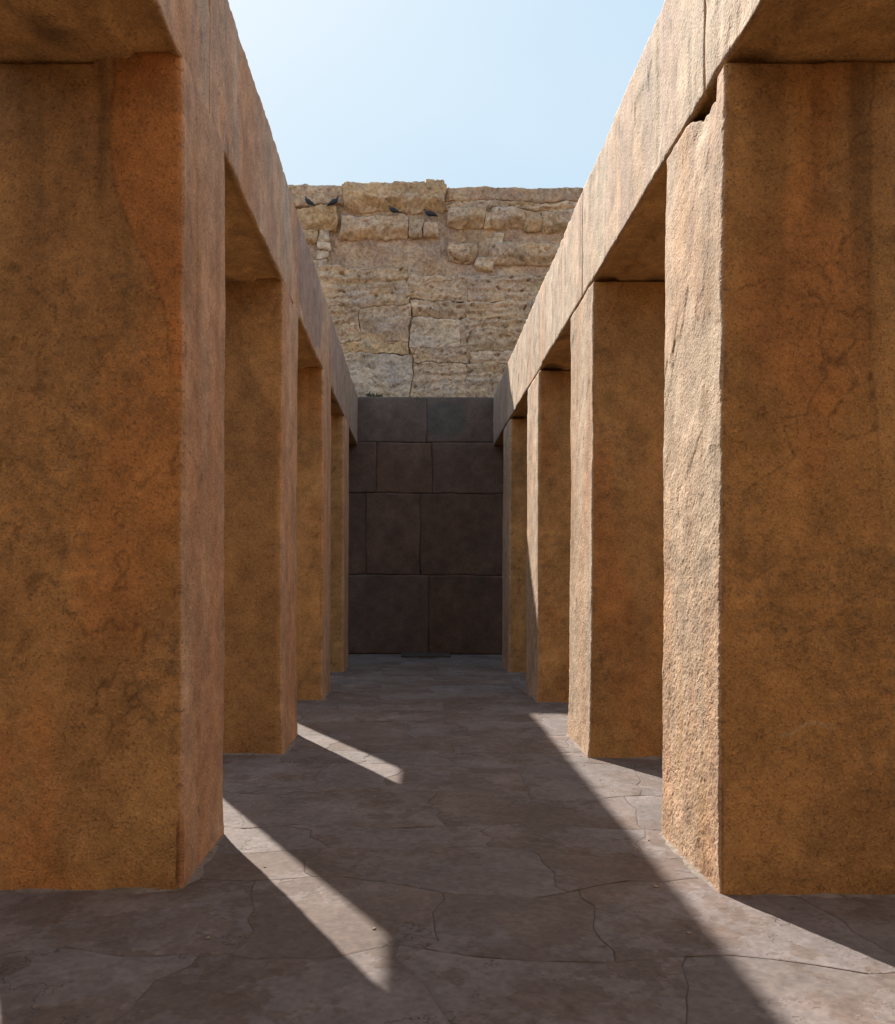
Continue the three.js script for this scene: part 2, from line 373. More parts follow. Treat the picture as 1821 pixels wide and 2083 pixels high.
const firstRight = (c, p, n) => {
  const [x, y, z] = p, front = sst(0.5, 0.8, n[2]);
  c = mix3(c, [0.70, 0.545, 0.40], 0.6 * scar(p, n));
  if (front > 0) {
    const u = x + 0.5;                                            // metres from the court edge
    const bx = 0.745 + 0.10 * sst(2.9, 1.4, y) + 0.05 * fbm(1, y * 1.4, 2, 3);                  // seam of a paler skin down the outer side
    c = mul3(c, 1 - 0.30 * front * sst(0.012, 0.002, Math.abs(u - bx)) * sst(1.6, 2.2, y)); c = mix3(c, mul3(G.ochre, 1.02), 0.45 * front * sst(-0.004, 0.004, u - bx) * sst(1.2, 2.2, y));
    const run = sst(0.075, 0.02, Math.abs(u - 0.66 - 0.05 * (4.1 - y) + 0.03 * N(y * 1.5, 3, 1))) * sst(2.2, 4.0, y);
    c = mul3(c, 1 - 0.42 * run * front);
    const line = 0.80 + 0.045 * N(u * 5, 2, 2) + 0.12 * Math.exp(-Math.pow((u - 0.45) / 0.09, 2)) * 0.5;   // pale scratch near the foot
    const sc = sst(0.012, 0.003, Math.abs(y - line - 0.06)) * sst(0.27, 0.32, u) * sst(0.62, 0.5, u);
    c = mix3(c, [0.55, 0.42, 0.27], sc * front * 0.8);
  }
  return c;
};
const secondLeft = (c, p, n) => {                                 // front browner except a ragged strip by the court edge, wider above
  const [x, y] = p, front = sst(0.4, 0.7, n[2]);
  const u = 0.495 - x, e = 0.1 * fbm(x * 3, y * 1.6, 4, 4);
  const lowerDark = sst(-0.02, 0.03, (u + e) - (0.34 - 0.30 * sst(3.6, 3.0, y) ));
  c = mix3(c, mul3(G.brown, 0.85), front * lowerDark * 0.7);
  return c;
};
pillar('left', 4.34, 5.31, 0.99, 0.013, 1, 'massive brown granite pillar nearest on the left, rusty at its upper right', {
  r: 0.03, extra: firstLeft,
  warp: (q, p) => { if (p[1] > 4.1 && p[0] < 0.06 && p[2] > 0.1) q[1] -= 0.061 * sst(4.15, 4.20, p[1]); },
});
pillar('left', 7.65, 8.62, 0.99, 0.018, 2, 'second brown granite pillar from the camera in the left row, behind the nearest left pillar', { r: 0.03, extra: secondLeft });
pillar('left', 10.91, 11.89, 0.99, 0.028, 3, 'third granite pillar in the left row, a slim brown strip before the last one', { r: 0.035 });
pillar('left', 14.06, 15.1, 0.99, 0.04, 4, 'last granite pillar of the left row, close to the dark end wall', { r: 0.035 });
pillar('right', 4.32, 5.34, 1.0, 0.0105, 5, 'massive granite pillar nearest the camera on the right, its sunlit court side pecked rough', {
  rough: pecked(-1), extra: firstRight,
  warp: (q, p) => {                                               // broken upper edge under the beam joint
    if (p[1] > 3.6 && p[0] < -0.3) {
      const t = sst(0.40, 0.30, p[2]) * sst(-0.10, 0.12, p[2]) * sst(-0.38, -0.46, p[0]) * sst(3.9, 4.19, p[1]);
      q[1] -= t * (0.075 + 0.03 * N(p[2] * 14, 1, 1)); q[0] += t * 0.03;
    }
  },
});
pillar('right', 7.54, 8.63, 1.0, 0.016, 6, 'second granite pillar in the right row with a bright sunlit strip beside its brown front', { rough: pecked(-1) });
pillar('right', 10.82, 11.93, 1.0, 0.026, 7, 'third granite pillar in the right row, its sunlit side crossed by a slanting shadow', { r: 0.03, rough: pecked(-1) });
pillar('right', 14.14, 15.23, 1.0, 0.04, 8, 'last granite pillar of the right row, wholly in shade beside the end wall', { r: 0.03 });
pillar('left', 0.95, 1.98, 0.99, 0.06, 9, 'granite pillar of the left row just beside the camera, outside the picture');
pillar('right', 0.98, 2.0, 1.0, 0.06, 10, 'granite pillar of the right row just beside the camera, outside the picture');

// sand blown against the feet of the pillars, and scattered stone chips
{
  const geos = [];
  scene.children.filter((o) => o.name.startsWith('granite_pillar')).forEach((o, q) => {
    o.geometry.computeBoundingBox(); const b = o.geometry.boundingBox, cx = o.position.x, cz = o.position.z, hx = b.max.x - 0.02, hz = b.max.z - 0.02;
    const n = 120, pos = [], idx = [], uv = [];
    for (let i = 0; i <= n; i++) {
      const a = i / n * Math.PI * 2, ca = Math.cos(a), sa = Math.sin(a), k = 1 / Math.max(Math.abs(ca) / hx, Math.abs(sa) / hz), x = ca * k, z = sa * k, l = Math.hypot(ca, sa);
      const wob = 0.5 + 0.9 * Math.max(-0.4, fbm(Math.cos(a) * 2.1 + q * 3, Math.sin(a) * 2.1, q, 4) * 1.6), w = 0.085 * wob, h = 0.016 * wob;
      [[0.0, h], [0.3, h * 0.62], [0.65, h * 0.22], [1, -0.004]].forEach(([t, y]) => { const nx = Math.abs(ca) / hx > Math.abs(sa) / hz ? Math.sign(ca) : 0, nz = nx ? 0 : Math.sign(sa); const ox = lerp(nx, ca, 0.5) * w * t, oz = lerp(nz, sa, 0.5) * w * t; pos.push(cx + x + ox, y + 0.004 * N(a * 9, t * 3, q), cz + z + oz); uv.push((cx + x + ox) / 3.2, (cz + z + oz) / 3.2); });
    }
    for (let i = 0; i < n; i++) for (let t = 0; t < 3; t++) { const A = i * 4 + t, B = A + 1, C = A + 4, D = C + 1; idx.push(A, C, B, B, C, D); }
    const g = new THREE.BufferGeometry(); g.setAttribute('position', new THREE.Float32BufferAttribute(pos, 3)); g.setAttribute('uv', new THREE.Float32BufferAttribute(uv, 2)); g.setIndex(idx); g.computeVertexNormals(); geos.push(g);
  });
  const sm = std({ map: limeMap, bumpMap: limeBump, bumpScale: 0.008, side: THREE.DoubleSide, color: new THREE.Color().setRGB(0.245, 0.205, 0.180) });
  tag(mesh('drifted_sand', mergeGeometries(geos), sm), 'brown dust and sand gathered along the feet of the pillars', 'sand', null, 'stuff');
  const chips = [];
  for (let i = 0; i < 110; i++) {
    const g = new THREE.IcosahedronGeometry(1, 0), p = g.attributes.position, q = rr(0.003, 0.009) * (rnd() < 0.08 ? 1.7 : 1);
    const sx = rr(0.7, 1.4), sy = rr(0.4, 0.8), sz = rr(0.7, 1.3);
    g.scale(q * sx, q * sy, q * sz); g.rotateY(rr(0, 6.28));
    const edge = rnd() < 0.6, x = edge ? (rnd() < 0.5 ? rr(-1.16, -0.8) : rr(1.15, 1.5)) : rr(-1.1, 1.45);
    g.translate(x, q * sy * 0.6, -rr(2.4, 15)); chips.push(g);
  }
  tag(mesh('stone_chips', mergeGeometries(chips), std({ color: new THREE.Color().setRGB(0.3, 0.235, 0.185) })), 'small stone chips scattered over the paving', 'stone chips', null, 'stuff');
}

/* ------------------------------------------------------------------ */
/* roof beams lying on the pillars                                      */
/* ------------------------------------------------------------------ */
function beam(side, near, far, width, res, s, label, opt = {}) {
  const inner = side === 'left' ? 1 : -1, gap = 0.006, d = far - near - 2 * gap, h = TOP - SOFFIT;
  const xc = side === 'left' ? XL - width / 2 : XR + width / 2;
  const zc = -(near + far) / 2;
  const disp = (p, n) => {
    const [x, y, z] = p, Z = z + s * 4.3;
    let q = 0.010 * fbm(x * 1.2 + s, y * 1.4, Z * 1.2, 3) + 0.005 * fbm(x * 6, y * 5, Z * 6, 3);
    const side1 = sst(0.4, 0.8, n[0] * inner);
    // vertical tool grooves on the court face
    q -= side1 * 0.006 * sst(0.12, 0.32, N(Z * 5.5, y * 0.35, s)) ;
    q -= 0.006 * sst(0.05, 0.08, fbm(Z * 0.9 + 5, y * 0.8, s * 2, 4)) * side1;
    const cr = sst(0.45, 0.75, Math.min(Math.max(Math.abs(n[0]), Math.abs(n[2])), Math.abs(n[1])) * 1.45);
    q -= cr * (0.016 * Math.max(0, N(x * 4, y * 4, Z * 4)) + 0.012 * Math.max(0, N(x * 15, y * 15, Z * 15)));
    const soff = sst(-0.4, -0.8, n[1]);                           // soffit: rougher, broken towards the edge
    if (soff > 0) {
      const u = inner > 0 ? width / 2 - x : x + width / 2;
      q += soff * (0.03 * fbm(x * 2.2, 3, Z * 2.2, 4) - 0.03 * sst(0.02, -0.02, u - 0.26 + 0.16 * fbm(x * 3, 1, Z * 2.6, 4)) * sst(0.02, 0.08, u));
    }
    return Math.min(q, 0.012);
  };
  const col = (p, n) => {
    const [x, y, z] = p, Z = z + s * 4.3, depth = -(zc + z);
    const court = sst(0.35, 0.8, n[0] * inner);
    let c = mix3(mix3(G.ochre, G.tan, 0.5 + fbm(x * 1.2, y * 1.2, Z * 1.2, 3)), G.soff, sst(-0.3, -0.8, n[1]));  // soffit colour lightened in place of missing floor bounce
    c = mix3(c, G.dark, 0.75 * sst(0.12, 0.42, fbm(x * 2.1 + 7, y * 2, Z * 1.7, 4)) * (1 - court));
    let k = mix3(G.pale, G.pink, clamp((inner > 0 ? 0.75 : 0.2) + fbm(Z * 1.5, y * 0.4, s, 4) * 1.6));  // sunlight painted into the court face here too, palest on the right
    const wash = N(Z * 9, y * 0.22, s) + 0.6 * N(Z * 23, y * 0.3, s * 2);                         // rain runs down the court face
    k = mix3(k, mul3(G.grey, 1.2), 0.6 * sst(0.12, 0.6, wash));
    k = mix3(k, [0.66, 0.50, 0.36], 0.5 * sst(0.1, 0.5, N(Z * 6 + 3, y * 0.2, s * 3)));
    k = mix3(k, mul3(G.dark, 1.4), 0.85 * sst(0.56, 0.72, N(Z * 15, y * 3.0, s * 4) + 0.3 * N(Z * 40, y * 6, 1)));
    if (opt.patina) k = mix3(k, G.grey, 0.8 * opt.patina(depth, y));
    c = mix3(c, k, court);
    c = mul3(c, 1 + 0.35 * fbm(x * 8, y * 8, Z * 8, 3));
    return opt.extra ? opt.extra(c, p, n, depth) : c;
  };
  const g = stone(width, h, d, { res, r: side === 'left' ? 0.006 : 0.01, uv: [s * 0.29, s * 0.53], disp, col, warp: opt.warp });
  const m = mesh('granite_beam', g, M.granite); m.position.set(xc, SOFFIT, zc);
  return tag(m, label, 'stone beam', side === 'left' ? 'granite beams over the left row' : 'granite beams over the right row');
}
const EL = sst;
beam('left', -2.55, 1.5, 0.99, 0.08, 21, 'granite beam over the left row behind the camera');
beam('left', 1.5, 4.92, 0.99, 0.02, 22, 'granite beam at the upper left corner, from beside the camera to the nearest left pillar');
beam('left', 4.92, 8.54, 0.99, 0.02, 23, 'pinkish granite beam from the nearest to the second left pillar, against the sky');
beam('left', 8.54, 11.75, 0.99, 0.028, 24, 'granite beam with a grey patch between the second and third left pillars', { patina: (d, y) => sst(0.06, 0.0, Math.hypot((d - 9.6) / 1.25, (y - 0.62) / 0.62) - 0.95 + 0.05 * N(d * 4, y * 4, 2)) });
beam('left', 11.75, 14.6, 0.99, 0.035, 25, 'greyish granite beam between the third and last left pillars', { patina: (d, y) => 0.9 * sst(11.8, 12.1, d + 0.2 * N(y * 3, 1, 1)) });
beam('left', 14.6, 17.28, 0.99, 0.04, 26, 'granite beam from the last left pillar into the dark end wall', { patina: () => 0.75 });
beam('right', -2.55, 1.4, 1.0, 0.08, 31, 'granite beam over the right row behind the camera');
beam('right', 1.4, 4.63, 1.0, 0.02, 32, 'sunlit granite beam at the upper right corner, ending on the nearest right pillar');
beam('right', 4.63, 8.02, 1.0, 0.02, 33, 'cream sunlit granite beam with dark streaks from nearest to second right pillar');
beam('right', 8.02, 11.4, 1.0, 0.024, 34, 'sunlit granite beam between the second and third right pillars');
beam('right', 11.4, 14.66, 1.0, 0.03, 35, 'last sunlit granite beam, between the third and last right pillars');
beam('right', 14.66, 17.28, 1.0, 0.04, 36, 'shaded granite beam from the last right pillar to the end wall', { patina: () => 0.8 });

/* ------------------------------------------------------------------ */
/* dark granite end wall                                               */
/* ------------------------------------------------------------------ */
{
  const wall = thing('granite_wall', 'dark end wall of large granite blocks closing the hall below the limestone', 'wall', [0, 0, -17.3]);
  const rows = [
    [0, 1.575, [-6.6, -4.4, -2.9, -1.62, 0.255, 2.05, 3.9, 5.4, 6.9]],
    [1.575, 3.205, [-6.6, -5.1, -3.2, -2.2, -1.0, 0.08, 1.86, 3.0, 4.7, 6.9]],
    [3.205, 4.215, [-6.6, -4.6, -3.4, -1.9, -0.8, 0.32, 1.9, 3.6, 5.2, 6.9]],
    [4.215, 5.12, [-6.6, -5, -3.1, -1.5, 0.21, 1.72, 3.2, 5.1, 6.9]],
  ];
  let s = 40;
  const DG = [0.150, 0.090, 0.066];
  rows.forEach(([y0, y1, xs], r) => {
    for (let i = 0; i + 1 < xs.length; i++) {
      s++; const w = xs[i + 1] - xs[i] - 0.002, h = y1 - y0 - 0.002, vis = xs[i + 1] > -1.8 && xs[i] < 2.1, d = 0.5, S = s;
      const x0 = (xs[i] + xs[i + 1]) / 2;
      const tone = 0.80 + 0.42 * rnd(), cool = rnd();
      const proud = rr(-0.012, 0.012);
      const g = stone(w, h, d, {
        res: vis ? 0.035 : 0.25, r: 0.009, skip: 'B', uv: [S * 0.31, S * 0.47],
        disp: (p) => 0.02 * fbm(p[0] * 1.5 + S, p[1] * 1.5, S, 3) + 0.007 * fbm(p[0] * 8, p[1] * 8 + S, 1, 2),
        warp: (q, p, n) => { const e = sst(0.1, 0, Math.min(w / 2 - Math.abs(p[0]), Math.min(p[1], h - p[1]))); if (n[2] > 0.3) q[2] -= 0.012 * e * sst(0.1, 0.5, N(p[0] * 2 + S, p[1] * 2, 7)) * Math.max(0, N(p[0] * 5 + S, p[1] * 5, 2)); const wx = p[0] + x0, wy = p[1] + y0; q[1] += 0.025 * N(wx * 1.3, wy * 0.6, 3) * sst(0.2, 0.6, wy) * sst(5.1, 4.9, wy) + 0.006 * N(wx * 6, wy * 6, 1) * sst(5.1, 4.9, wy); q[0] += 0.016 * N(wy * 1.7, Math.round(wx), 8) + 0.005 * N(wy * 7, wx * 6, 9); },
        col: (p) => {
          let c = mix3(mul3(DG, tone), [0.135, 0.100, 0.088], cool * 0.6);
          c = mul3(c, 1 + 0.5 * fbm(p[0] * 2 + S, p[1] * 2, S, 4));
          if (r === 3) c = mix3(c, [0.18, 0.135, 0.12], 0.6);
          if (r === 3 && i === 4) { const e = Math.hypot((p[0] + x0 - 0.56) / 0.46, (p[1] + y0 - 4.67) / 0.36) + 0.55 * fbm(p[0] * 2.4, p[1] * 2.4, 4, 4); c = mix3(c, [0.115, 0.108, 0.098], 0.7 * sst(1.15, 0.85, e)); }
          return c;
        },
      });
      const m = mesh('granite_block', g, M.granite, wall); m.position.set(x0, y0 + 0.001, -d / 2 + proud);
    }
  });
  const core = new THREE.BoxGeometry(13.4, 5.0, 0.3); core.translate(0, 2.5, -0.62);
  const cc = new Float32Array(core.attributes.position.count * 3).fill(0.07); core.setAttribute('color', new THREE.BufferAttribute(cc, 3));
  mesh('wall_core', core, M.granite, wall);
  const slab = mesh('threshold_slab', stone(0.96, 0.05, 0.62, { res: 0.05, r: 0.012, col: (p) => mul3([0.085, 0.062, 0.054], 1 + 0.4 * fbm(p[0] * 3, 1, p[2] * 3, 3)), disp: (p) => 0.006 * N(p[0] * 5, p[1], p[2] * 5) }), M.granite, wall);
  slab.position.set(0.2, -0.012, 0.34);
}

/* ------------------------------------------------------------------ */
/* eroded limestone core wall above and behind                          */
/* ------------------------------------------------------------------ */
const LM = { tan: [0.68, 0.475, 0.325], yellow: [0.68, 0.455, 0.26], pale: [0.71, 0.54, 0.40], grey: [0.60, 0.485, 0.40], mortar: [0.55, 0.36, 0.24], dark: [0.32, 0.20, 0.12] };
const lime = thing('limestone_wall', 'high eroded limestone wall of rough tan blocks behind the dark end wall, under the sky', 'wall', [0, 0, -19.5]);
const ledgeTop = [];
function limeBlock(x0, x1, y0, y1, proud, kind, s, o = {}) {
  const back = 0.42, w = x1 - x0, h = y1 - y0, d = proud + back, r = Math.min(o.r ?? 0.05, h * 0.3, w * 0.3);
  const base = kind === 'smooth' ? LM.pale : kind === 'yellow' ? LM.yellow : kind === 'mortar' ? LM.mortar : LM.tan;
  const X = x0 + w / 2, amp = o.amp ?? 1;
  const pits = (x, y) => {
    const q = N(x * 5.2 + s, y * 8.5, 3) + 0.6 * N(x * 11, y * 15 + s, 7);
    return sst(0.42, 0.72, q);
  };
  const strata = (x, y) => { const wv = y + 0.10 * N(x * 0.9, y * 1.2, s) + 0.035 * N(x * 3.3, y * 3, s + 5); return N(1.7 + x * 0.35, wv * 7.5, s * 0.3) + 0.55 * N(x * 0.9 + 8, wv * 17, s * 0.3 + 4); };
  const g = stone(w, h, d, {
    res: o.res ?? 0.026, r, skip: 'B', tile: 3.2, uv: [X / 3.2 + s * 0.21, y0 / 3.2 + s * 0.13],
    disp: (p, n) => {
      const x = p[0] + X, y = p[1] + y0, f = sst(0.2, 0.9, n[2]);
      let q = amp * (0.06 * fbm(x * 1.8 + s, y * 2.2, p[2] * 2 + s, 4) + 0.035 * fbm(x * 9, y * 9, p[2] * 9 + s, 4));
      if (kind === 'strata') q += f * (0.05 * strata(x, y) - 0.07 * pits(x, y));
      if (kind === 'pitted') q += f * (-0.055 * pits(x * 1.3, y * 1.1) + 0.03 * strata(x, y) - 0.045 * sst(0.4, 0.7, N(x * 16, y * 18, s)));
      if (kind === 'rough' || kind === 'yellow') q += f * (0.05 * fbm(x * 3.4, y * 4.4, s + 2, 4) - 0.03 * pits(x, y));
      if (kind === 'smooth') q += f * (0.02 * N(x * 14, y * 14, s) + 0.02 * strata(x, y) - 0.04 * sst(0.45, 0.75, N(x * 7, y * 9, s)));
      if (kind === 'mortar') q += f * 0.012 * N(x * 22, y * 3.5, s);
      return q;
    },
    warp: (q, p, n) => {
      const wx = p[0] + X, wy = p[1] + y0, ed = sst(5.1, 5.5, wy) * sst(10.4, 10.1, wy);
      q[0] += 0.10 * N(wx * 0.9, wy * 1.4, 21) + 0.05 * N(wx * 3.1, wy * 3.3, 22);
      q[1] += ed * (0.09 * N(wx * 0.9, wy * 1.2, 31) + 0.055 * N(wx * 2.9, wy * 2.6, 32) + 0.02 * N(wx * 9, wy * 8, 33));
      if (o.undercut && n[2] > -0.5) q[2] -= o.undercut * sst(0.42, 0.0, p[1] / h + 0.25 * N((p[0] + X) * 4, s, 1)) * sst(-0.2, 0.3, q[2] + d / 2);
    },
    col: (p, n) => {
      const x = p[0] + X, y = p[1] + y0;
      let c = mix3(base, LM.yellow, (kind === 'smooth' ? 0.3 : 0.8) * sst(0.0, 0.4, fbm(x * 1.1 + s, y * 1.6, s, 4)));
      c = mix3(c, LM.pale, 0.6 * sst(0.05, 0.4, fbm(x * 1.7 + s * 2, y * 2.6, s + 9, 4)));
      c = mix3(c, LM.grey, 0.5 * sst(0.08, 0.4, fbm(x * 1.4 + 30 + s, y * 2.2, s, 4)));
      if (kind === 'strata' || kind === 'pitted') {
        const st = strata(x, y); c = mix3(c, LM.yellow, 0.55 * sst(-0.1, -0.5, st)); c = mix3(c, LM.dark, 0.5 * sst(-0.35, -0.75, st));
        c = mix3(c, LM.dark, 0.55 * pits(x, y));
      }
      if (n[1] > 0.4) c = mix3(c, LM.grey, 0.6 * sst(0.4, 0.9, n[1]));                 // dust and droppings on ledges
      if (o.undercut) c = mix3(c, LM.yellow, 0.6 * sst(0.4, 0.05, p[1] / h));
      if (kind === 'mortar') c = mix3(c, mul3(LM.pale, 0.9), 0.45 * sst(0.05, 0.5, N(x * 13, y * 0.8, s) + 0.3 * N(x * 30, y * 1.5, s)));
      return mul3(c, 1 + 0.35 * fbm(x * 9, y * 9, s, 3));
    },
  });
  const m = mesh(kind === 'mortar' ? 'mortar_patch' : 'limestone_block', g, M.lime, lime);
  m.position.set(X, y0, -back + d / 2);
  return m;
}
{
  // backing plaster and rubble, slightly recessed
  const core = limeBlock(-4.0, 4.6, 5.0, 10.24, -0.02, 'mortar', 3, { res: 0.035, r: 0.03, amp: 0.45 }); core.name = 'mortar_core';
  const B = [
    // x0, x1, y0, y1, proud, kind, undercut
    [-4.0, -1.62, 9.82, 10.27, 0.06, 'rough', 0], [-1.63, 0.62, 9.68, 10.27, 0.30, 'yellow', 0.2], [0.62, 4.6, 9.93, 10.255, 0.05, 'mortar', 0], [0.62, 4.6, 9.74, 9.93, 0.03, 'strata', 0],
    [-2.72, -1.79, 9.24, 9.74, 0.24, 'yellow', 0.12], [-4.0, -2.76, 8.95, 9.76, 0.2, 'rough', 0.1], [-2.62, -2.26, 8.98, 9.27, 0.15, 'yellow', 0.08],
    [-2.25, -1.94, 9.0, 9.26, 0.10, 'smooth', 0], [-2.24, -1.95, 8.81, 9.0, 0.12, 'smooth', 0], [-2.29, -1.97, 8.6, 8.8, 0.10, 'smooth', 0], [-2.31, -1.99, 8.42, 8.6, 0.12, 'smooth', 0],
    [-1.70, -0.24, 9.08, 9.56, 0.26, 'rough', 0.16], [-0.22, 0.13, 9.14, 9.53, 0.18, 'smooth', 0.05], [0.14, 0.50, 9.12, 9.47, 0.16, 'rough', 0.05],
    [0.70, 1.50, 9.34, 9.76, 0.22, 'rough', 0.14], [1.50, 1.70, 9.3, 9.66, 0.14, 'smooth', 0.04], [1.66, 2.35, 9.29, 9.69, 0.24, 'rough', 0.16], [2.35, 2.72, 9.24, 9.69, 0.2, 'yellow', 0.1], [2.72, 4.3, 9.22, 9.70, 0.24, 'rough', 0.16],
    [0.70, 1.29, 8.58, 9.0, 0.2, 'pitted', 0.1], [1.58, 3.6, 8.53, 8.95, 0.2, 'pitted', 0.1], [1.33, 1.70, 8.39, 8.70, 0.11, 'smooth', 0.03], [1.65, 1.93, 8.90, 9.22, 0.1, 'smooth', 0],
    [-4.0, -0.165, 7.54, 8.44, 0.20, 'strata', 0], [-0.19, 1.15, 7.66, 8.26, 0.15, 'pitted', 0], [1.14, 4.6, 7.66, 8.28, 0.18, 'strata', 0],
    [-4.0, -1.25, 6.77, 7.54, 0.16, 'pitted', 0], [-1.25, -0.165, 6.77, 7.54, 0.17, 'rough', 0.06],
    [-0.16, 1.05, 7.31, 7.65, 0.15, 'strata', 0.08], [1.05, 4.6, 7.28, 7.66, 0.17, 'strata', 0.05],
    [-0.13, 0.92, 6.69, 7.30, 0.16, 'smooth', 0], [0.92, 4.6, 6.58, 7.28, 0.18, 'pitted', 0.05],
    [-4.0, -0.165, 6.51, 6.77, 0.12, 'yellow', 0], [-4.0, -2.0, 5.0, 6.5, 0.18, 'rough', 0], [-2.0, -0.145, 5.0, 6.50, 0.2, 'smooth', 0],
    [-0.12, 1.2, 6.33, 6.70, 0.12, 'pitted', 0], [1.2, 4.6, 6.31, 6.58, 0.15, 'strata', 0],
    [-0.12, 1.12, 5.0, 6.33, 0.15, 'pitted', 0], [1.12, 4.6, 5.0, 6.31, 0.17, 'pitted', 0],
  ];
  B.forEach(([x0, x1, y0, y1, pr, kind, und], i) => limeBlock(x0 + 0.001, x1 - 0.001, y0 + 0.001, y1 - 0.001, y1 < 8.5 ? 0.07 + (pr - 0.07) * 0.45 : 0.05 + (pr - 0.05) * 0.68, kind, 60 + i * 1.37, { undercut: und, r: y1 < 8.5 ? 0.016 : Math.min(0.05, (y1 - y0) * 0.15) }));
  // broken crest on the projecting block
  for (const [x, y, w, h] of [[0.46, 10.22, 0.22, 0.12], [0.28, 10.22, 0.2, 0.14], [-0.35, 10.22, 0.34, 0.08], [-0.8, 10.22, 0.4, 0.06], [-0.02, 10.22, 0.34, 0.09]]) limeBlock(x - w / 2, x + w / 2, y - 0.08, y + h, 0.2, 'yellow', 120 + x * 3, { r: 0.045, amp: 1.3 });
  // wings beyond the frame, large plain courses
  for (const [a, b] of [[-11, -4.0], [4.6, 11]]) for (let r = 0; r < 5; r++) {
    let x = a; const y0 = 5 + r * 1.05, y1 = r === 4 ? 10.25 : y0 + 1.04;
    while (x < b - 0.01) { const x1 = Math.min(b, x + rr(1.4, 2.6)); limeBlock(x + 0.01, x1 - 0.01, y0, y1, rr(0.08, 0.2), 'rough', 140 + x + r * 3, { res: 0.2, r: 0.07 }); x = x1; }
  }
  const g = new THREE.BoxGeometry(22, 10.2, 2.2); g.translate(0, 5.05, -1.5);
  g.setAttribute('color', new THREE.BufferAttribute(new Float32Array(g.attributes.position.count * 3).fill(0.3), 3));
  mesh('rubble_core', g, M.lime, lime);
  const g2 = new THREE.BoxGeometry(22, 4.98, 1.5); g2.translate(0, 2.49, 0.35);
  g2.setAttribute('color', new THREE.BufferAttribute(new Float32Array(g2.attributes.position.count * 3).fill(0.3), 3));
  mesh('rubble_footing', g2, M.lime, lime);
}

/* ------------------------------------------------------------------ */
/* walls round the rest of the hall (sides; rear ones set for bounce light)      */
/* ------------------------------------------------------------------ */
function blockWall(name, label, pos, turn, len, height, mat, base, s) {
  const w = thing(name, label, 'wall', pos); w.rotation.y = turn;
  let y = 0, r = 0;
  while (y < height - 0.01) {
    const h = Math.min(height - y, 1.28); let x = -len / 2 - (r % 2) * 0.01;
    while (x < len / 2 - 0.01) {
      const x1 = Math.min(len / 2, x + rr(1.3, 2.6)), S = s + x * 2 + r;
      const k = rr(0.85, 1.1);
      const g = stone(x1 - x - 0.012, h - 0.012, 0.9, { res: 0.22, r: 0.03, skip: 'B', tile: TILE.get(mat), uv: [S * 0.3, S * 0.7], disp: (p) => 0.03 * fbm(p[0] + S, p[1], S, 3), col: (p) => mul3(base, k * (1 + 0.4 * fbm(p[0] + S, p[1], S, 3))) });
      const m = mesh(mat === M.lime ? 'limestone_block' : 'granite_block', g, mat, w); m.position.set((x + x1) / 2, y + 0.006, -0.45);
      x = x1;
    }
    y += h; r++;
  }
  const c = new THREE.BoxGeometry(len, height - 0.08, 0.5); c.translate(0, height / 2, -0.7);
  c.setAttribute('color', new THREE.BufferAttribute(new Float32Array(c.attributes.position.count * 3).fill(0.1), 3));
  mesh('wall_core', c, mat, w);
}
blockWall('granite_wall', 'granite side wall of the left aisle, hidden behind the left pillars', [HALL.x0, 0, -7.35], Math.PI / 2, 19.8, 5.1, M.granite, G.ochre, 300);
blockWall('granite_wall', 'granite side wall of the right aisle, hidden behind the right pillars', [HALL.x1, 0, -7.35], -Math.PI / 2, 19.8, 5.1, M.granite, G.ochre, 400);
blockWall('granite_wall', 'unseen dark granite wall added behind the camera to limit low bounce light', [0.15, 0, HALL.z1], Math.PI, 12.9, 4.2, M.granite, [0.17, 0.11, 0.085], 500);  // out of view; kept dark so little light bounces low
blockWall('limestone_wall', 'unseen high limestone wall added close behind the camera to bounce sunlight on the pillars', [0.15, 4.2, HALL.z1 + 0.3], Math.PI, 16, 8.2, M.lime, LM.yellow, 600);  // out of view; placed near and tall to throw sunlight on pillar fronts

/* ------------------------------------------------------------------ */
/* birds on the ledges of the limestone, a tuft of weed                 */
/* ------------------------------------------------------------------ */
const BM = {
  body: std({ color: new THREE.Color().setRGB(0.022, 0.024, 0.034), roughness: 0.6 }),
  wing: std({ color: new THREE.Color().setRGB(0.016, 0.016, 0.022), roughness: 0.6 }),
  neck: std({ color: new THREE.Color().setRGB(0.05, 0.075, 0.13), roughness: 0.45 }),
  leg: std({ color: new THREE.Color().setRGB(0.22, 0.07, 0.06) }),
};
function ringBody(stations, n = 14) {                              // stations: [x, y, ry, rz] along the body, continuous skin
  const pos = [], idx = [];
  stations.forEach(([x, y, ry, rz]) => { for (let i = 0; i < n; i++) { const a = i / n * Math.PI * 2; pos.push(x, y + Math.cos(a) * ry, Math.sin(a) * rz); } });
  for (let s = 0; s + 1 < stations.length; s++) for (let i = 0; i < n; i++) { const j = (i + 1) % n, a = s * n + i, b = s * n + j, c = a + n, d = b + n; idx.push(a, c, b, b, c, d); }
  const g = new THREE.BufferGeometry(); g.setAttribute('position', new THREE.Float32BufferAttribute(pos, 3)); g.setIndex(idx); g.computeVertexNormals(); return g;
}
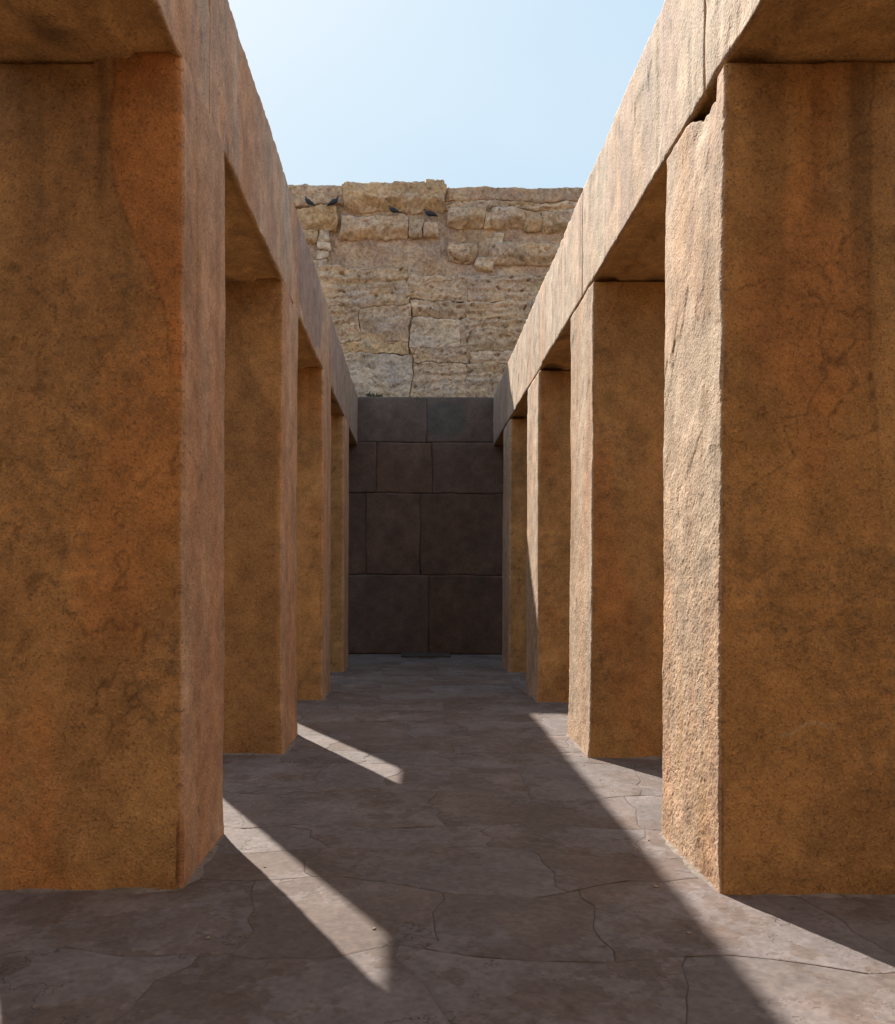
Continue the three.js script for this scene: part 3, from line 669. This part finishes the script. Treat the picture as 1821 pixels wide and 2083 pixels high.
function bird(pos, turn, pitch, headUp, label) {
  const t = thing('bird', label, 'bird', pos, 'dark birds on the limestone ledges'); t.rotation.y = turn;
  const tilt = new THREE.Object3D().rotateZ(pitch).matrix; const R = new THREE.Matrix4().makeRotationZ(pitch);
  const up = (g) => { g.applyMatrix4(R); g.translate(0, 0.075, 0); return g; };
  const H = headUp;
  mesh('body', up(ringBody([[-0.185, -0.012, 0.002, 0.012], [-0.18, -0.012, 0.006, 0.024], [-0.11, -0.006, 0.014, 0.024], [-0.07, 0, 0.032, 0.036], [-0.01, 0.002, 0.05, 0.05], [0.05, 0.006, 0.05, 0.05], [0.09, 0.018, 0.038, 0.038],
    [0.112, 0.034 + H * 0.4, 0.026, 0.025], [0.122, 0.055 + H, 0.023, 0.021], [0.136, 0.066 + H, 0.021, 0.02], [0.152, 0.064 + H, 0.012, 0.012], [0.158, 0.062 + H, 0.002, 0.002]])), BM.body, t);
  for (const s of [-1, 1]) {
    const g = ringBody([[0.065, 0.012, 0.004, 0.002], [0.04, 0.012, 0.034, 0.008], [-0.03, 0.008, 0.036, 0.009], [-0.10, 0.0, 0.02, 0.006], [-0.165, -0.006, 0.004, 0.003]], 10);
    g.translate(0, 0.006, s * 0.046); mesh('wing', up(g), BM.wing, t);
    const l = new THREE.CylinderGeometry(0.0035, 0.003, 0.05, 6); l.translate(0.012, 0.022, s * 0.02);
    const toes = [-0.5, 0, 0.5].map((a) => { const q = new THREE.CylinderGeometry(0.0025, 0.001, 0.03, 5); q.rotateZ(Math.PI / 2); q.translate(0.014, 0, 0); q.rotateY(a); q.translate(0.012, 0.003, s * 0.02); return q; });
    mesh('leg', mergeGeometries([l, ...toes]), BM.leg, t);
  }
  const bk = new THREE.ConeGeometry(0.0065, 0.024, 7); bk.rotateZ(-Math.PI / 2 - 0.25); bk.translate(0.166, 0.060 + H, 0); mesh('beak', up(bk), BM.wing, t);
  const nk = new THREE.SphereGeometry(0.0275, 12, 8); nk.scale(0.9, 1.25, 0.9); nk.translate(0.108, 0.034 + H * 0.5, 0); mesh('neck_ruff', up(nk), BM.neck, t);
}
bird([-2.40, 9.745, -19.31], Math.PI - 0.35, 0.55, 0.0, 'leftmost dark bird, head up and leaning left, on the upper ledge of the limestone wall');
bird([-1.86, 9.745, -19.31], 0.3, 0.50, 0.0, 'dark bird leaning right at the right end of the upper left limestone ledge');
bird([-0.52, 9.565, -19.30], Math.PI - 0.5, 0.35, 0.0, 'dark bird on the lower ledge under the projecting limestone block');
bird([0.28, 9.50, -19.32], Math.PI + 0.25, 0.08, 0.01, 'bluish dark bird lying level, rightmost on the limestone ledge');

{
  const t = thing('weed_tuft', 'small grey green weed growing on top of the dark end wall at its left', 'plant', [-0.86, 5.11, -17.45]);
  const lm = std({ color: new THREE.Color().setRGB(0.075, 0.085, 0.05), side: THREE.DoubleSide });
  const stems = [], leaves = [];
  for (let i = 0; i < 26; i++) {
    const a = rr(0, 6.28), l = rr(0.06, 0.14), lean = rr(0.2, 1.0);
    const dx = Math.cos(a) * Math.sin(lean) * l, dy = Math.cos(lean) * l, dz = Math.sin(a) * Math.sin(lean) * l * 0.7, ox = rr(-0.13, 0.13);
    const c = new THREE.TubeGeometry(new THREE.QuadraticBezierCurve3(new THREE.Vector3(ox, -0.02, 0), new THREE.Vector3(ox + dx * 0.4, dy * 0.7, dz * 0.4), new THREE.Vector3(ox + dx, dy, dz)), 4, 0.004, 4);
    stems.push(c);
    for (let k = 0; k < 7; k++) { const f = rr(0.35, 1.05), g = new THREE.SphereGeometry(0.018, 6, 4); g.scale(1, 0.35, 0.6); g.rotateX(rr(-1, 1)); g.rotateY(rr(0, 6)); g.translate(ox + dx * f + rr(-0.02, 0.02), dy * f + rr(-0.015, 0.02), dz * f + rr(-0.02, 0.02)); leaves.push(g); }
  }
  mesh('stem', mergeGeometries(stems), lm, t); mesh('foliage', mergeGeometries(leaves), lm, t);
}

renderer.render(scene, camera);
